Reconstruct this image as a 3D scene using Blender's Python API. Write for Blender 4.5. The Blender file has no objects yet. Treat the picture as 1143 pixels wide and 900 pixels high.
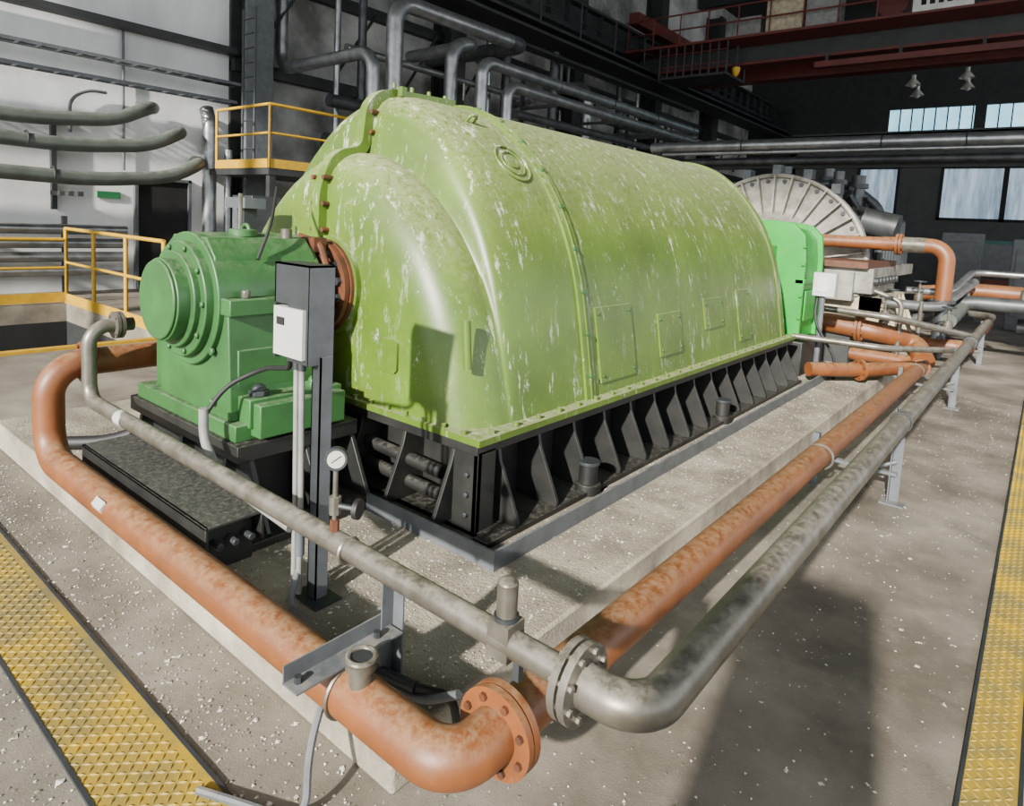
import bpy, math, random
from mathutils import Vector, Matrix
random.seed(4)
R=random.uniform
# ---------------------------------------------------------------- materials
def srgb(h):
    r,g,b=[int(h[i:i+2],16)/255 for i in (0,2,4)]
    f=lambda c:c/12.92 if c<=.04045 else ((c+.055)/1.055)**2.4
    return (f(r),f(g),f(b),1)
def pmat(name,c1,c2=None,rough=.6,metal=0,scale=3,detail=6,bump=.0,bscale=40,dust=None,dustamt=.5,dscale=7,
         streak=None,spots=None,sthr=.62,stretch=(1,1,1),lo=.35,hi=.65,emit=0,stain=None,stainamt=.6,stscale=.8):
    m=bpy.data.materials.new(name);m.use_nodes=True
    nt=m.node_tree;N=nt.nodes;L=nt.links
    bs=N['Principled BSDF'];c2=c2 or c1
    geo=N.new('ShaderNodeNewGeometry')
    def noise(sc,det=6,st=(1,1,1),rg=.6,off=0):
        mp=N.new('ShaderNodeMapping');mp.inputs['Scale'].default_value=st;mp.inputs['Location'].default_value=(off,off,off)
        L.new(geo.outputs['Position'],mp.inputs['Vector'])
        n=N.new('ShaderNodeTexNoise');n.inputs['Scale'].default_value=sc;n.inputs['Detail'].default_value=det
        n.inputs['Roughness'].default_value=rg
        L.new(mp.outputs[0],n.inputs['Vector']);return n.outputs['Fac']
    def ramp(inp,a,b):
        r=N.new('ShaderNodeMapRange');r.inputs['From Min'].default_value=a;r.inputs['From Max'].default_value=b
        r.clamp=True;L.new(inp,r.inputs['Value']);return r.outputs[0]
    def mix(f,a,b):
        x=N.new('ShaderNodeMix');x.data_type='RGBA'
        L.new(f,x.inputs[0])
        for i,v in ((6,a),(7,b)):
            if isinstance(v,tuple): x.inputs[i].default_value=v
            else: L.new(v,x.inputs[i])
        return x.outputs[2]
    def mul(a,b):
        x=N.new('ShaderNodeMath');x.operation='MULTIPLY'
        for i,v in enumerate((a,b)):
            if isinstance(v,(int,float)): x.inputs[i].default_value=v
            else: L.new(v,x.inputs[i])
        return x.outputs[0]
    col=mix(ramp(noise(scale,detail,stretch),lo,hi),srgb(c1),srgb(c2))
    sep=N.new('ShaderNodeSeparateXYZ');L.new(geo.outputs['Normal'],sep.inputs[0])
    if stain:
        s=ramp(noise(stscale,10,(1,1,1),.7,5),.46,.64)
        col=mix(mul(s,stainamt),col,srgb(stain))
    if streak:   # run-off streaks and chipped paint, stronger on the upper surfaces
        s=ramp(noise(7,9,(1.6,2.4,.42),.8),sthr,sthr+.045)
        s2=ramp(noise(1.1,4,(1,1,1),.6,3),.38,.60)
        up=ramp(sep.outputs['Z'],-.1,.7)
        up2=N.new('ShaderNodeMath');up2.operation='ADD';L.new(up,up2.inputs[0]);up2.inputs[1].default_value=.3
        col=mix(mul(mul(s,s2),up2.outputs[0]),col,srgb(streak))
        s=ramp(noise(4,12,(1.2,1.5,.8),.88,9),.590,.62)
        col=mix(mul(s,.75),col,srgb(streak))
    if spots:
        s=ramp(noise(34,8,(1,1,1),.85),.60,.66)
        col=mix(mul(s,.75),col,srgb(spots))
    if dust:
        up=ramp(sep.outputs['Z'],.35,.98)
        k=mul(up,ramp(noise(dscale,8,(1,1,1),.8),.6-dustamt*.4,.75-dustamt*.35))
        k=mul(k,dustamt if dustamt<1 else 1.0)
        col=mix(k,col,srgb(dust))
        r2=N.new('ShaderNodeMapRange');L.new(k,r2.inputs['Value']);r2.inputs['To Min'].default_value=rough;r2.inputs['To Max'].default_value=.9
        L.new(r2.outputs[0],bs.inputs['Roughness'])
        if metal:
            r3=N.new('ShaderNodeMapRange');L.new(k,r3.inputs['Value']);r3.inputs['To Min'].default_value=metal;r3.inputs['To Max'].default_value=0
            L.new(r3.outputs[0],bs.inputs['Metallic'])
    else:
        bs.inputs['Roughness'].default_value=rough;bs.inputs['Metallic'].default_value=metal
    L.new(col,bs.inputs['Base Color'])
    if emit:
        L.new(col,bs.inputs['Emission Color']);bs.inputs['Emission Strength'].default_value=emit
    if bump:
        b=N.new('ShaderNodeBump');b.inputs['Strength'].default_value=bump;b.inputs['Distance'].default_value=.02
        L.new(noise(bscale,6),b.inputs['Height']);L.new(b.outputs[0],bs.inputs['Normal'])
    return m
M={}
M['shell']=pmat('green_shell_paint','587321','455D18',rough=.40,scale=1.6,streak='CDD0BC',sthr=.568,spots='7F9050',dust='A3A57E',dustamt=.62,dscale=26,bump=.05,bscale=6,stain='43501F',stainamt=.45,stscale=1.4)
M['green']=pmat('green_machine_paint','31622F','294F28',rough=.42,scale=4,dust='848D72',dustamt=.45,dscale=20,bump=.05,bscale=25,stain='26431F',stainamt=.4,stscale=3)
M['bgreen']=pmat('bright_green_paint','23912E','1B8228',rough=.4,scale=3)
M['black']=pmat('black_frame_paint','121312','22221F',rough=.5,scale=6,dust='7C776A',dustamt=.35,dscale=30)
M['blacks']=pmat('black_step_plate','2A2B29','343430',rough=.5,scale=6,dust='7C786C',dustamt=.35,dscale=40)
M['blackh']=pmat('black_rubber','111111','1a1a1a',rough=.6)
M['brown']=pmat('brown_pipe_paint','754420','60371B',rough=.46,scale=5,dust='9A8262',dustamt=.48,dscale=24,spots='86664A')
M['rust']=pmat('rust_brown','5C3018','3C2414',rough=.6,scale=12)
M['steel']=pmat('grey_steel_pipe','76726A','585449',rough=.38,metal=.6,scale=9,dust='969080',dustamt=.5,dscale=22)
M['clad']=pmat('aluminium_cladding','A0A2A2','7E8080',rough=.35,metal=.8,scale=4)
M['dclad']=pmat('dark_cladding','55585A','3C3E3E',rough=.45,metal=.5,scale=4)
M['gpipe']=pmat('greygreen_pipe','4B514A','3B403A',rough=.5,scale=3,dust='7C7D76',dustamt=.5)
M['grey']=pmat('grey_paint','565A5E','464A4C',rough=.5,scale=8,dust='8A867A',dustamt=.5)
M['lgrey']=pmat('light_grey_conduit','82827E','6C6C68',rough=.55,scale=8)
M['dgrey']=pmat('dark_grey_paint','2C3032','222628',rough=.5,scale=8)
M['white']=pmat('white_enclosure','B4B6B2','A4A6A0',rough=.5)
M['conc']=pmat('concrete_floor','8F8779','615B51',rough=.55,scale=1.7,detail=15,lo=.32,hi=.68,spots='BAB4A7',bump=.18,bscale=130,stain='443F37',stainamt=.7)
M['plinth']=pmat('concrete_plinth','AAA28F','7A7364',rough=.85,scale=3,detail=15,spots='DAD6CA',bump=.5,bscale=80,stain='5E574B',stainamt=.7,stscale=1.5)
M['yellow']=pmat('yellow_paint','BD9410','A8820F',rough=.5,scale=6)
M['ychk']=pmat('yellow_chequer_paint','A6881A','766B40',rough=.42,scale=4,detail=14,spots='6E6A58',lo=.40,hi=.64,stain='655F42',stainamt=.75,stscale=2.5)
M['wwall']=pmat('whitewashed_wall','E4E5E2','B4B5B3',rough=.85,scale=.7,detail=12,lo=.35,hi=.75,bump=.2,bscale=8,stretch=(1,1,.5))
M['gwall']=pmat('grey_wall','B2B2AD','5A5A56',rough=.9,scale=.6,detail=12)
M['dark']=pmat('dark_steelwork','1C1E1E','2A2C2B',rough=.6,scale=3)
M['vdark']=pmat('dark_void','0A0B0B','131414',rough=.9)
M['roof']=pmat('roof_panels','3A3A38','2C2C2A',rough=.9)
M['redc']=pmat('crane_red_paint','5E2219','4A1c14',rough=.6,scale=2)
M['turb']=pmat('turbine_casing_grey','8E8B81','66635A',rough=.55,metal=.1,scale=5,spots='504C45')
M['cream']=pmat('cream_insulation','B5AA91','8C8169',rough=.8,scale=8,bump=.4,bscale=30)
M['blind']=pmat('window_blind','B4C8D8','6E879C',rough=.25,scale=2,stretch=(3,3,.4),emit=.7)  # emission put into the blinds stands for the lit room behind
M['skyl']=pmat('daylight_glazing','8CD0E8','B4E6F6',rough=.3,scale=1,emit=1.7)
M['teal']=pmat('teal_panel','2F5C58','264845',rough=.6)
M['dial']=pmat('dial_face','B4B2A8','A09E94',rough=.3)
M['flake']=pmat('paint_flakes','D8D3C6','6C6A54',rough=.8,scale=30,lo=.45,hi=.55)
M['sign']=pmat('green_sign','1E6B3C','1E6B3C',rough=.5)
M['lamp']=pmat('lamp_enamel','C8C8C0','B0B0A8',rough=.4)

# ---------------------------------------------------------------- builder
class B:
    def __init__(s): s.v=[];s.f=[];s.m=[];s.mats=[]
    def mi(s,k):
        if k not in s.mats: s.mats.append(k)
        return s.mats.index(k)
    def add(s,vs,fs,k):
        o=len(s.v);s.v+= [tuple(p) for p in vs];i=s.mi(k)
        for f in fs: s.f.append(tuple(o+j for j in f));s.m.append(i)
    def box(s,x0,x1,y0,y1,z0,z1,k):
        vs=[(x,y,z) for z in (z0,z1) for y in (y0,y1) for x in (x0,x1)]
        s.add(vs,[(0,2,3,1),(4,5,7,6),(0,1,5,4),(2,6,7,3),(0,4,6,2),(1,3,7,5)],k)
    def obox(s,c,u,v,w,k):   # oriented: half vectors
        c,u,v,w=map(Vector,(c,u,v,w))
        vs=[c+a*u+b*v+d*w for d in (-1,1) for b in (-1,1) for a in (-1,1)]
        s.add(vs,[(0,2,3,1),(4,5,7,6),(0,1,5,4),(2,6,7,3),(0,4,6,2),(1,3,7,5)],k)
    def prism(s,poly,axis,a0,a1,k):  # poly in the other two axes (order xyz minus axis)
        n=len(poly);vs=[]
        for a in (a0,a1):
            for p in poly:
                q=list(p);q.insert(axis,a);vs.append(q)
        fs=[tuple(range(n))[::-1],tuple(range(n,2*n))]+[(i,(i+1)%n,n+(i+1)%n,n+i) for i in range(n)]
        s.add(vs,fs,k)
    def frame(s,d):
        d=Vector(d).normalized();u=d.orthogonal().normalized()
        if abs(d.z)<.9:u=Vector((0,0,1)).cross(d).normalized()
        else:u=Vector((1,0,0))
        u=(u-d*u.dot(d)).normalized()
        return d,u,d.cross(u)
    def cyl(s,p0,p1,r,k,seg=24,r1=None,caps=True):
        p0,p1=Vector(p0),Vector(p1);d,u,v=s.frame(p1-p0);r1=r if r1 is None else r1
        vs=[]
        for p,rr in ((p0,r),(p1,r1)):
            for i in range(seg):
                a=2*math.pi*i/seg;vs.append(p+(u*math.cos(a)+v*math.sin(a))*rr)
        fs=[(i,(i+1)%seg,seg+(i+1)%seg,seg+i) for i in range(seg)]
        if caps: fs+=[tuple(range(seg))[::-1],tuple(range(seg,2*seg))]
        s.add(vs,fs,k)
    def dome(s,c,d,r,h,k,seg=16,n=4):
        c=Vector(c);d,u,v=s.frame(d);vs=[]
        for j in range(n):
            t=math.pi/2*j/n
            for i in range(seg):
                a=2*math.pi*i/seg;vs.append(c+d*h*math.sin(t)+(u*math.cos(a)+v*math.sin(a))*r*math.cos(t))
        vs.append(c+d*h)
        fs=[(j*seg+i,j*seg+(i+1)%seg,(j+1)*seg+(i+1)%seg,(j+1)*seg+i) for j in range(n-1) for i in range(seg)]
        fs+=[((n-1)*seg+i,(n-1)*seg+(i+1)%seg,n*seg) for i in range(seg)]
        s.add(vs,fs,k)
    def path(s,pts,bend,n=8):
        pts=[Vector(p) for p in pts];out=[pts[0]]
        for i in range(1,len(pts)-1):
            a,b,c=pts[i-1],pts[i],pts[i+1]
            d1=(a-b);d2=(c-b);bb=min(bend,d1.length*.49,d2.length*.49)
            ang=d1.angle(d2)
            if ang>3.1: out.append(b);continue
            p=b+d1.normalized()*bb;q=b+d2.normalized()*bb
            r=bb*math.tan(ang/2);bis=(d1.normalized()+d2.normalized()).normalized()
            cen=b+bis*(r/math.sin(ang/2));e1=(p-cen);e2=(q-cen);th=e1.angle(e2)
            for j in range(n+1):
                t=j/n;w=(e1*math.sin((1-t)*th)+e2*math.sin(t*th))/math.sin(th);out.append(cen+w)
        out.append(pts[-1]);return out
    def tube(s,pts,r,k,bend=.15,seg=20,n=8):
        P=s.path(pts,bend,n);d,u,v=s.frame(P[1]-P[0]);vs=[]
        for i,p in enumerate(P):
            if i==0:t=P[1]-P[0]
            elif i==len(P)-1:t=P[-1]-P[-2]
            else:t=(P[i+1]-P[i]).normalized()+(P[i]-P[i-1]).normalized()
            t.normalize();u=(u-t*u.dot(t)).normalized();v=t.cross(u)
            for j in range(seg):
                a=2*math.pi*j/seg;vs.append(p+(u*math.cos(a)+v*math.sin(a))*r)
        m=len(P)
        fs=[(i*seg+j,i*seg+(j+1)%seg,(i+1)*seg+(j+1)%seg,(i+1)*seg+j) for i in range(m-1) for j in range(seg)]
        fs+=[tuple(range(seg))[::-1],tuple(range((m-1)*seg,m*seg))]
        s.add(vs,fs,k)
    def flange(s,c,d,r,th,k,nb=8,kb=None,gap=0):
        c=Vector(c);d,u,v=s.frame(d);kb=kb or k
        if gap:
            s.cyl(c-d*(th+gap/2),c-d*gap/2,r,k,32);s.cyl(c+d*gap/2,c+d*(th+gap/2),r,k,32);s.cyl(c-d*gap/2,c+d*gap/2,r*.75,'dgrey',24);T=th+gap/2
        else: s.cyl(c-d*th/2,c+d*th/2,r,k,32);T=th/2
        for i in range(nb):
            a=2*math.pi*(i+.5)/nb;p=c+(u*math.cos(a)+v*math.sin(a))*r*.8
            s.cyl(p-d*(T+r*.09),p+d*(T+r*.09),r*.095,kb,6)
    def torus(s,c,d,R0,r,k,seg=32,n=8):
        c=Vector(c);d,u,v=s.frame(d);vs=[]
        for i in range(seg):
            a=2*math.pi*i/seg;e=u*math.cos(a)+v*math.sin(a)
            for j in range(n):
                b=2*math.pi*j/n;vs.append(c+e*(R0+r*math.cos(b))+d*r*math.sin(b))
        s.add(vs,[(i*n+j,((i+1)%seg)*n+j,((i+1)%seg)*n+(j+1)%n,i*n+(j+1)%n) for i in range(seg) for j in range(n)],k)
    def valve(s,p,h,k='steel',w=.07):   # valve body, bonnet, stem and handwheel
        x,y,z=p;s.cyl((x,y,z-.06),(x,y,z+.06),.055,k,16);s.cyl((x,y,z+.06),(x,y,z+.09),.045,k,12);s.cyl((x,y,z+.09),(x,y,z+h),.012,'steel',8)
        s.torus((x,y,z+h),(0,0,1),w,.009,'dgrey',20,6);s.cyl((x-w,y,z+h),(x+w,y,z+h),.006,'dgrey',6);s.cyl((x,y-w,z+h),(x,y+w,z+h),.006,'dgrey',6)
    def done(s,name,parent=None,bevel=0,ang=38):
        me=bpy.data.meshes.new(name);me.from_pydata(s.v,[],s.f)
        for k in s.mats: me.materials.append(M[k])
        me.polygons.foreach_set('material_index',s.m);me.polygons.foreach_set('use_smooth',[True]*len(s.f))
        me.update()
        import bmesh
        bm=bmesh.new();bm.from_mesh(me);bmesh.ops.recalc_face_normals(bm,faces=bm.faces);bm.to_mesh(me);bm.free()
        me.set_sharp_from_angle(angle=math.radians(ang))
        o=bpy.data.objects.new(name,me);bpy.context.scene.collection.objects.link(o)
        if bevel:
            md=o.modifiers.new('bevel','BEVEL');md.width=bevel;md.segments=2;md.limit_method='ANGLE';md.angle_limit=math.radians(50);md.harden_normals=False
        if parent:o.parent=parent
        return o

PZ=.17      # plinth top
# ---------------------------------------------------------------- room shell
b=B()
b.box(-8.6,14,-10,38,-.3,0,'conc')
b.box(-14,-8.6,3.75,38,-.3,0,'conc')
b.box(-14,-12.4,-10,3.75,-.3,0,'conc')
b.box(-12.4,-8.6,-10,3.75,-2.2,-2.0,'vdark')  # pit bottom and far wall near black, the pit's shade put into the colour
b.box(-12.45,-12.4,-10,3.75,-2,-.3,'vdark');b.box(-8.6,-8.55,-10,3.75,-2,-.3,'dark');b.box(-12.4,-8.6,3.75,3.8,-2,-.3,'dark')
b.done('floor')
b=B();b.box(-14.3,-14,-10,7.3,0,13,'wwall');b.box(-14.3,-14,7.3,38,0,13,'gwall');b.done('wall_left')
b=B()
b.box(-14,14,38,38.3,0,6.9,'dark');b.box(-14,14,38,38.3,8.3,13,'dark');b.box(-14,-7,38,38.3,6.9,8.3,'dark');b.box(7,14,38,38.3,6.9,8.3,'dark')
b.done('wall_back')
b=B()
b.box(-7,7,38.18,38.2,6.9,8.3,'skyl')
for i in range(29): b.box(-7+i*.5,-6.95+i*.5,38.05,38.15,6.9,8.3,'dark')
b.box(-3.4,-3.0,38,38.17,6.9,8.3,'dark');b.box(1,1.4,38,38.17,6.9,8.3,'dark')
b.done('window_1')
b=B();b.box(-14.3,14.3,-10,38.3,13,13.3,'roof')
for y in range(-6,38,6): b.box(-13.9,13.9,y,y+.3,12.1,13,'dark')
b.done('ceiling')
# window walls behind / beside the camera (daylight comes through them)
b=B()
b.box(-14,14,-10.3,-10,0,1,'wwall');b.box(-14,14,-10.3,-10,11.5,13,'wwall')
for x in (-8.5,4.5,10,13.8): b.box(x-.25,x+.25,-10.3,-10,1,11.5,'gwall')
b.done('wall_front')
b=B()
b.box(14,14.3,-10,38,0,1.5,'wwall');b.box(14,14.3,-10,38,11,13,'wwall')
for y in range(-10,39,6): b.box(14,14.3,y-.25,y+.25,1.5,11,'gwall')
b.done('wall_right')
# columns + steelwork on the long wall
b=B()
for y in (7.6,13.5,19.5,25.5,31.5):
    b.box(-13.98,-13.3,y-.08,y+.08,0,12,'dark')
    b.box(-13.98,-13.9,y-.3,y+.3,0,12,'dark');b.box(-13.35,-13.25,y-.3,y+.3,0,12,'grey' if y<8 else 'dark')
for z in (4.6,6.6): b.box(-13.98,-13.75,7.3,37.9,z,z+.25,'dark')
b.box(-13.9,-13.6,-9.9,7.3,4.9,5.02,'dark')
for i in range(14): # diagonal braces
    y=7.6+i*2.1;b.tube([(-13.5,y,5.0),(-13.5,y+1.1,6.6)],.04,'dark',seg=6)
b.done('steel_framework')
b=B()
b.box(-13.3,-12.7,7.3,37.9,8.0,8.15,'dark');b.box(-13.1,-12.95,7.3,37.9,8.15,8.9,'dark');b.box(-13.3,-12.7,7.3,37.9,8.9,9.0,'dark')
for y in range(8,38): b.box(-13.25,-12.75,y-.02,y+.02,8.15,8.9,'dark')
for z in (7.0,7.25): b.box(-12.6,-11.6,9,37.9,z,z+.08,'dark')
for y in range(9,38,2): b.cyl((-11.6,y,7.3),(-11.6,y,8.3),.025,'dark',6)
b.cyl((-11.6,9,8.3),(-11.6,37.9,8.3),.03,'dark',6);b.cyl((-11.6,9,7.8),(-11.6,37.9,7.8),.02,'dark',6)
b.done('crane_runway_girder')
# doorway; a near-black panel stands for the unlit opening
b=B();b.box(-13.99,-13.95,5.45,6.42,0.0,2.15,'vdark')
for a in ((5.39,5.45),(6.42,6.48)): b.box(-13.99,-13.9,a[0],a[1],0,2.21,'grey')
b.box(-13.99,-13.9,5.39,6.48,2.15,2.21,'grey');b.done('door_1')
b=B();b.box(-13.99,-13.96,4.75,5.15,1.75,1.88,'sign');b.done('exit_sign')

# cable trays on left wall
b=B()
for z,x in ((4.2,-13.6),(3.85,-13.75)):
    b.box(x,x+.02,-8,7.2,z,z+.06,'grey');b.box(x+.3,x+.32,-8,7.2,z,z+.06,'grey')
    for i in range(50): b.box(x,x+.33,-8+i*.3,-7.97+i*.3,z,z+.03,'grey')
for dx in (.06,.12,.2): b.cyl((-13.6+dx,-8,4.25),(-13.6+dx,7.2,4.25),.02,'blackh',8)
b.done('cable_tray')
b=B()
b.tube([(-13.9,4.3,2.9),(-13.9,4.3,3.5),(-13.9,4.6,3.7),(-13.9,4.9,3.7)],.03,'grey',bend=.2,seg=8)
b.tube([(-13.93,5.2,2.3),(-13.93,5.2,5)],.025,'grey',seg=8);b.tube([(-13.93,2.2,1.5),(-13.93,2.2,6)],.02,'grey',seg=8)
b.done('wall_conduit')
# left wall pipes
b=B()
for (z,x,ye) in ((3.05,-13.2,5.1),(2.65,-13.0,5.6),(2.1,-12.8,5.9)):
    b.tube([(x,-8,z+.2),(x,ye-1.6,z-.05),(x,ye-.3,z+.1),(x-.1,ye+.3,z+.42),(-13.86,ye+.6,z+.5)],.12,'gpipe',bend=.5)
    b.torus((x,ye-2.2,z-.01),(0,1,0),.125,.015,'dark',16,6)
for y in (1,4): b.box(-13.98,-12.6,y,y+.08,1.75,1.83,'dark');b.box(-13.98,-13.88,y,y+.08,1.5,3.2,'dark')
b.done('heating_pipes')
b=B()
for i in range(4): b.cyl((-13.3,-8,.45+i*.24),(-13.3,5.0,.45+i*.24),.09,'clad',16)
for y in (-1,1.5,4): b.box(-13.45,-13.38,y,y+.08,0,1.4,'dark')
b.done('insulated_pipes')
b=B();b.tube([(-13.7,6.75,0),(-13.7,6.75,3.4),(-13.85,6.75,3.7)],.14,'clad',bend=.2);b.tube([(-13.6,7.1,0),(-13.6,7.1,2.9)],.08,'clad')
b.done('drain_pipes')

# yellow railings + pit edge
def railing(b,pts,h,z0,posts,kick=False,r=.028,mid=True):
    P=[Vector(p) for p in pts]
    for a,c in zip(P[:-1],P[1:]):
        b.cyl(a+Vector((0,0,z0+h)),c+Vector((0,0,z0+h)),r,'yellow',10)
        if mid:b.cyl(a+Vector((0,0,z0+h*.55)),c+Vector((0,0,z0+h*.55)),r*.8,'yellow',10)
        n=max(1,round((c-a).length/posts))
        for i in range(n+1):
            p=a.lerp(c,i/n);b.cyl(p+Vector((0,0,z0)),p+Vector((0,0,z0+h)),r,'yellow',10)
        if kick:
            d=(c-a).normalized()*((c-a).length/2);m=(a+c)/2+Vector((0,0,z0+.08));b.obox(m,d,d.cross(Vector((0,0,1))).normalized()*.008,(0,0,.08),'yellow')
b=B()
railing(b,[(-12.4,-8,0),(-12.4,3.75,0)],1.02,0.02,1.6,True)
railing(b,[(-12.4,3.75,0),(-8.8,3.75,0)],1.22,0.0,1.2,True)
b.box(-8.62,-8.5,-9,3.8,0,.03,'yellow')
b.done('pit_railing')
b=B()
b.box(-13.2,-11,6.5,11.5,2.33,2.45,'dark')
for x in (-11.1,):
    for y in (6.6,9,11.4): b.box(x-.06,x+.06,y-.06,y+.06,0,2.33,'dark')
railing(b,[(-12.9,6.5,0),(-11,6.5,0),(-11,11.5,0)],1.12,2.45,1.5,True)
b.done('service_platform')
b=B()
for x in (-12.85,-12.4): b.cyl((x,7.0,2.45),(x,7.0,5.6),.025,'dgrey',8)
for i in range(11): b.cyl((-12.85,7.0,2.6+i*.28),(-12.4,7.0,2.6+i*.28),.015,'dgrey',6)
b.done('access_ladder')
b=B()
b.box(-10.2,-9.6,5.4,5.9,0,1.9,'dgrey');b.box(-10.1,-9.7,5.35,5.4,1.2,1.8,'grey')
b.done('instrument_cabinet',bevel=.01)
b=B()
for i in range(7):
    b.box(-9.5+i*.09,-9.48+i*.09,6.0,6.02,1.5,2.0,'lamp');b.box(-9.5,-8.94,6.0,6.02,1.5+i*.08,1.515+i*.08,'lamp')
b.box(-9.5,-8.94,6.02,6.3,0,1.5,'lgrey');b.box(-9.5,-8.94,6.28,6.3,1.5,2.0,'lgrey')
b.done('mesh_cage')

# big steam pipes above
b=B()
b.tube([(-13.6,8.3,12),(-13.6,8.3,4.8),(-10.5,8.35,4.85),(-10.5,8.4,3.0),(-11.5,8.4,2.6)],.13,'clad',bend=.35)
b.tube([(-10.4,8.8,2.4),(-10.4,8.8,5.9),(-10.4,12.4,5.95)],.17,'clad',bend=.4)
b.tube([(-10.4,12.3,5.95),(-10.4,12.8,5.95),(-13.8,12.9,6.0)],.18,'dclad',bend=.3)
b.tube([(-10.6,10.6,2.5),(-10.6,10.6,5.5),(-10.6,11.4,5.7),(-13,11.5,5.7)],.15,'clad',bend=.35)
b.tube([(-9.5,10.4,2.4),(-9.5,10.4,5.0),(-9.5,21.2,5.0),(-13,21.3,5)],.13,'clad',bend=.3)
b.tube([(-9.3,11.0,2.4),(-9.3,11.0,4.6),(-9.3,21,4.6)],.12,'clad',bend=.3)
b.tube([(-9.9,12,4.2),(-9.9,21,4.2)],.1,'dclad')
b.tube([(-12.8,9,4.2),(-12.8,26,4.2)],.15,'dclad');b.tube([(-12.9,9,3.3),(-12.9,26,3.3)],.2,'dclad')
b.tube([(-12.5,17,3.3),(-12.5,17,7.5)],.14,'dclad');b.tube([(-12.2,18.5,4.5),(-12.2,18.5,6.2),(-13.8,18.5,6.3)],.2,'clad',bend=.5)
for y,r_,z1 in ((9.4,.07,7.8),(10.1,.1,7.8),(14.6,.09,7.8),(15.4,.14,6.9),(22,.12,7.8),(23.4,.08,7.8)): b.tube([(-13.1,y,2.5),(-13.1,y,z1)],r_,random.choice(['clad','dclad']),seg=12)
b.tube([(-12.5,9.2,5.35),(-12.5,16,5.35),(-13.6,16.2,5.3)],.09,'clad',bend=.3,seg=12)
b.tube([(-12.7,13.7,6.1),(-12.7,25,6.1)],.12,'clad',seg=14);b.tube([(-12.4,20,5.4),(-12.4,30,5.4)],.16,'dclad',seg=14)
for y in (10.3,13.8,15.1,19): b.cyl((-9.9,y,4.2),(-9.9,y,4.55),.03,'steel',8)
for y in (13.2,13.5): b.cyl((-9.5,y,5.1),(-9.5,y,5.5),.04,'dgrey',10);b.torus((-9.5,y,5.5),(0,0,1),.1,.012,'dgrey',16,6)
for y in (12.5,15,17.5,20):
    b.box(-10.1,-9.1,y,y+.08,4.38,4.45,'dark');b.box(-10.15,-10.07,y,y+.08,0,5.2,'dark');b.torus((-9.5,y+.6,5),(0,1,0),.135,.012,'dark',16,6)
b.box(-12.2,-11.8,8.5,26,6.6,6.66,'dark');b.cyl((-12.0,8.5,6.72),(-12.0,26,6.72),.05,'blackh',8)
b.done('steam_pipework')
b=B()
b.tube([(-8.4,16,3.84),(6,16,3.8)],.14,'clad');b.tube([(-8.4,16.4,3.5),(6,16.4,3.5)],.09,'dclad');b.tube([(-8,15.6,3.62),(6,15.6,3.6)],.05,'clad',seg=10)
b.box(-8.4,6,16.7,16.9,3.35,3.5,'dark')
for x in (-8,3): b.box(x-.07,x+.07,16.6,16.8,0,4,'dark');b.box(x-.1,x+.1,15.5,16.8,3.58,3.66,'dark')
for x in (-6,-3,-1.5): b.torus((x,16,3.82),(1,0,0),.145,.015,'dark',16,6)
b.done('pipe_bridge')

# ---------------------------------------------------------------- control room at far end
b=B()
Y=23
b.box(-7,6,Y,Y+.2,0,2.42,'dark');b.box(-7,6,Y,Y+.2,4.0,5.0,'dark');b.box(-7,6,Y,Y+6,4.9,5.05,'dark')
b.box(-7,-4.92,Y,Y+.2,2.42,4.0,'dark');b.box(-3.75,-2.7,Y,Y+.2,2.42,4.0,'dark');b.box(.4,6,Y,Y+.2,2.42,4,'dark')
b.box(-7,-6.8,Y,Y+6,0,5,'dark')
b.box(-2.5,3,Y-.06,Y,.9,1.9,'teal');b.box(-4.4,-3.5,Y-.3,Y,.3,2.1,'dgrey');b.box(-1.5,-.5,Y-.1,Y,1.0,1.8,'grey');b.box(-2.5,3,Y-.08,Y-.02,.4,.8,'redc')
b.done('control_room')
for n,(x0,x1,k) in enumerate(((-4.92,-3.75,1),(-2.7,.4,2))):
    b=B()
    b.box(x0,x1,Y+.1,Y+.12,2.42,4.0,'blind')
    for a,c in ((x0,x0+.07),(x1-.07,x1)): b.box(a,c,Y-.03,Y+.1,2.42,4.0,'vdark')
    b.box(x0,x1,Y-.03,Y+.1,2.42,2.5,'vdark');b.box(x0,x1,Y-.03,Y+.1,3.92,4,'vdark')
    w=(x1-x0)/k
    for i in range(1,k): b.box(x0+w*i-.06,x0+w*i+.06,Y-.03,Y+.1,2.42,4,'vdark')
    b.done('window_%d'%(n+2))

# ---------------------------------------------------------------- crane
b=B()
for y,k in ((22.5,'dark'),(25,'redc')):
    b.box(-12.6,13.5,y,y+.45,7.45,7.95,k);b.box(-12.6,13.5,y-.08,y+.53,7.95,8.03,'redc');b.box(-12.6,13.5,y-.08,y+.53,7.37,7.45,'redc')
b.box(-6.3,13.5,22.2,22.45,7.0,7.18,'redc')
for x in range(-6,13,2): b.box(x,x+.08,22.25,22.33,7.18,7.4,'dark')
b.box(-12.6,13.5,21.3,22.4,7.95,8.03,'redc')
for i in range(27):
    x=-12.5+i;b.cyl((x,21.35,7.98),(x,21.35,9.0),.025,'redc',6)
for z in (8.5,9.0): b.cyl((-12.6,21.35,z),(13,21.35,z),.03,'redc',8)
b.box(-12.6,-12.2,21.5,26.5,8.98,9.4,'redc')
b.box(-7.7,-6.6,21.6,22.4,8.03,9.2,'cream');b.box(-6.5,-5.6,21.6,22.4,8.03,9.0,'lgrey');b.box(-8.6,-7.9,21.7,22.4,8.03,8.7,'lgrey');b.box(1,3.5,22.5,25,8.1,9.2,'grey')
b.cyl((-4.2,21.8,8.5),(-4.2,25,8.5),.4,'redc',20)
b.box(-11.2,-8.8,21.4,23,6.9,6.98,'dark')
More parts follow.
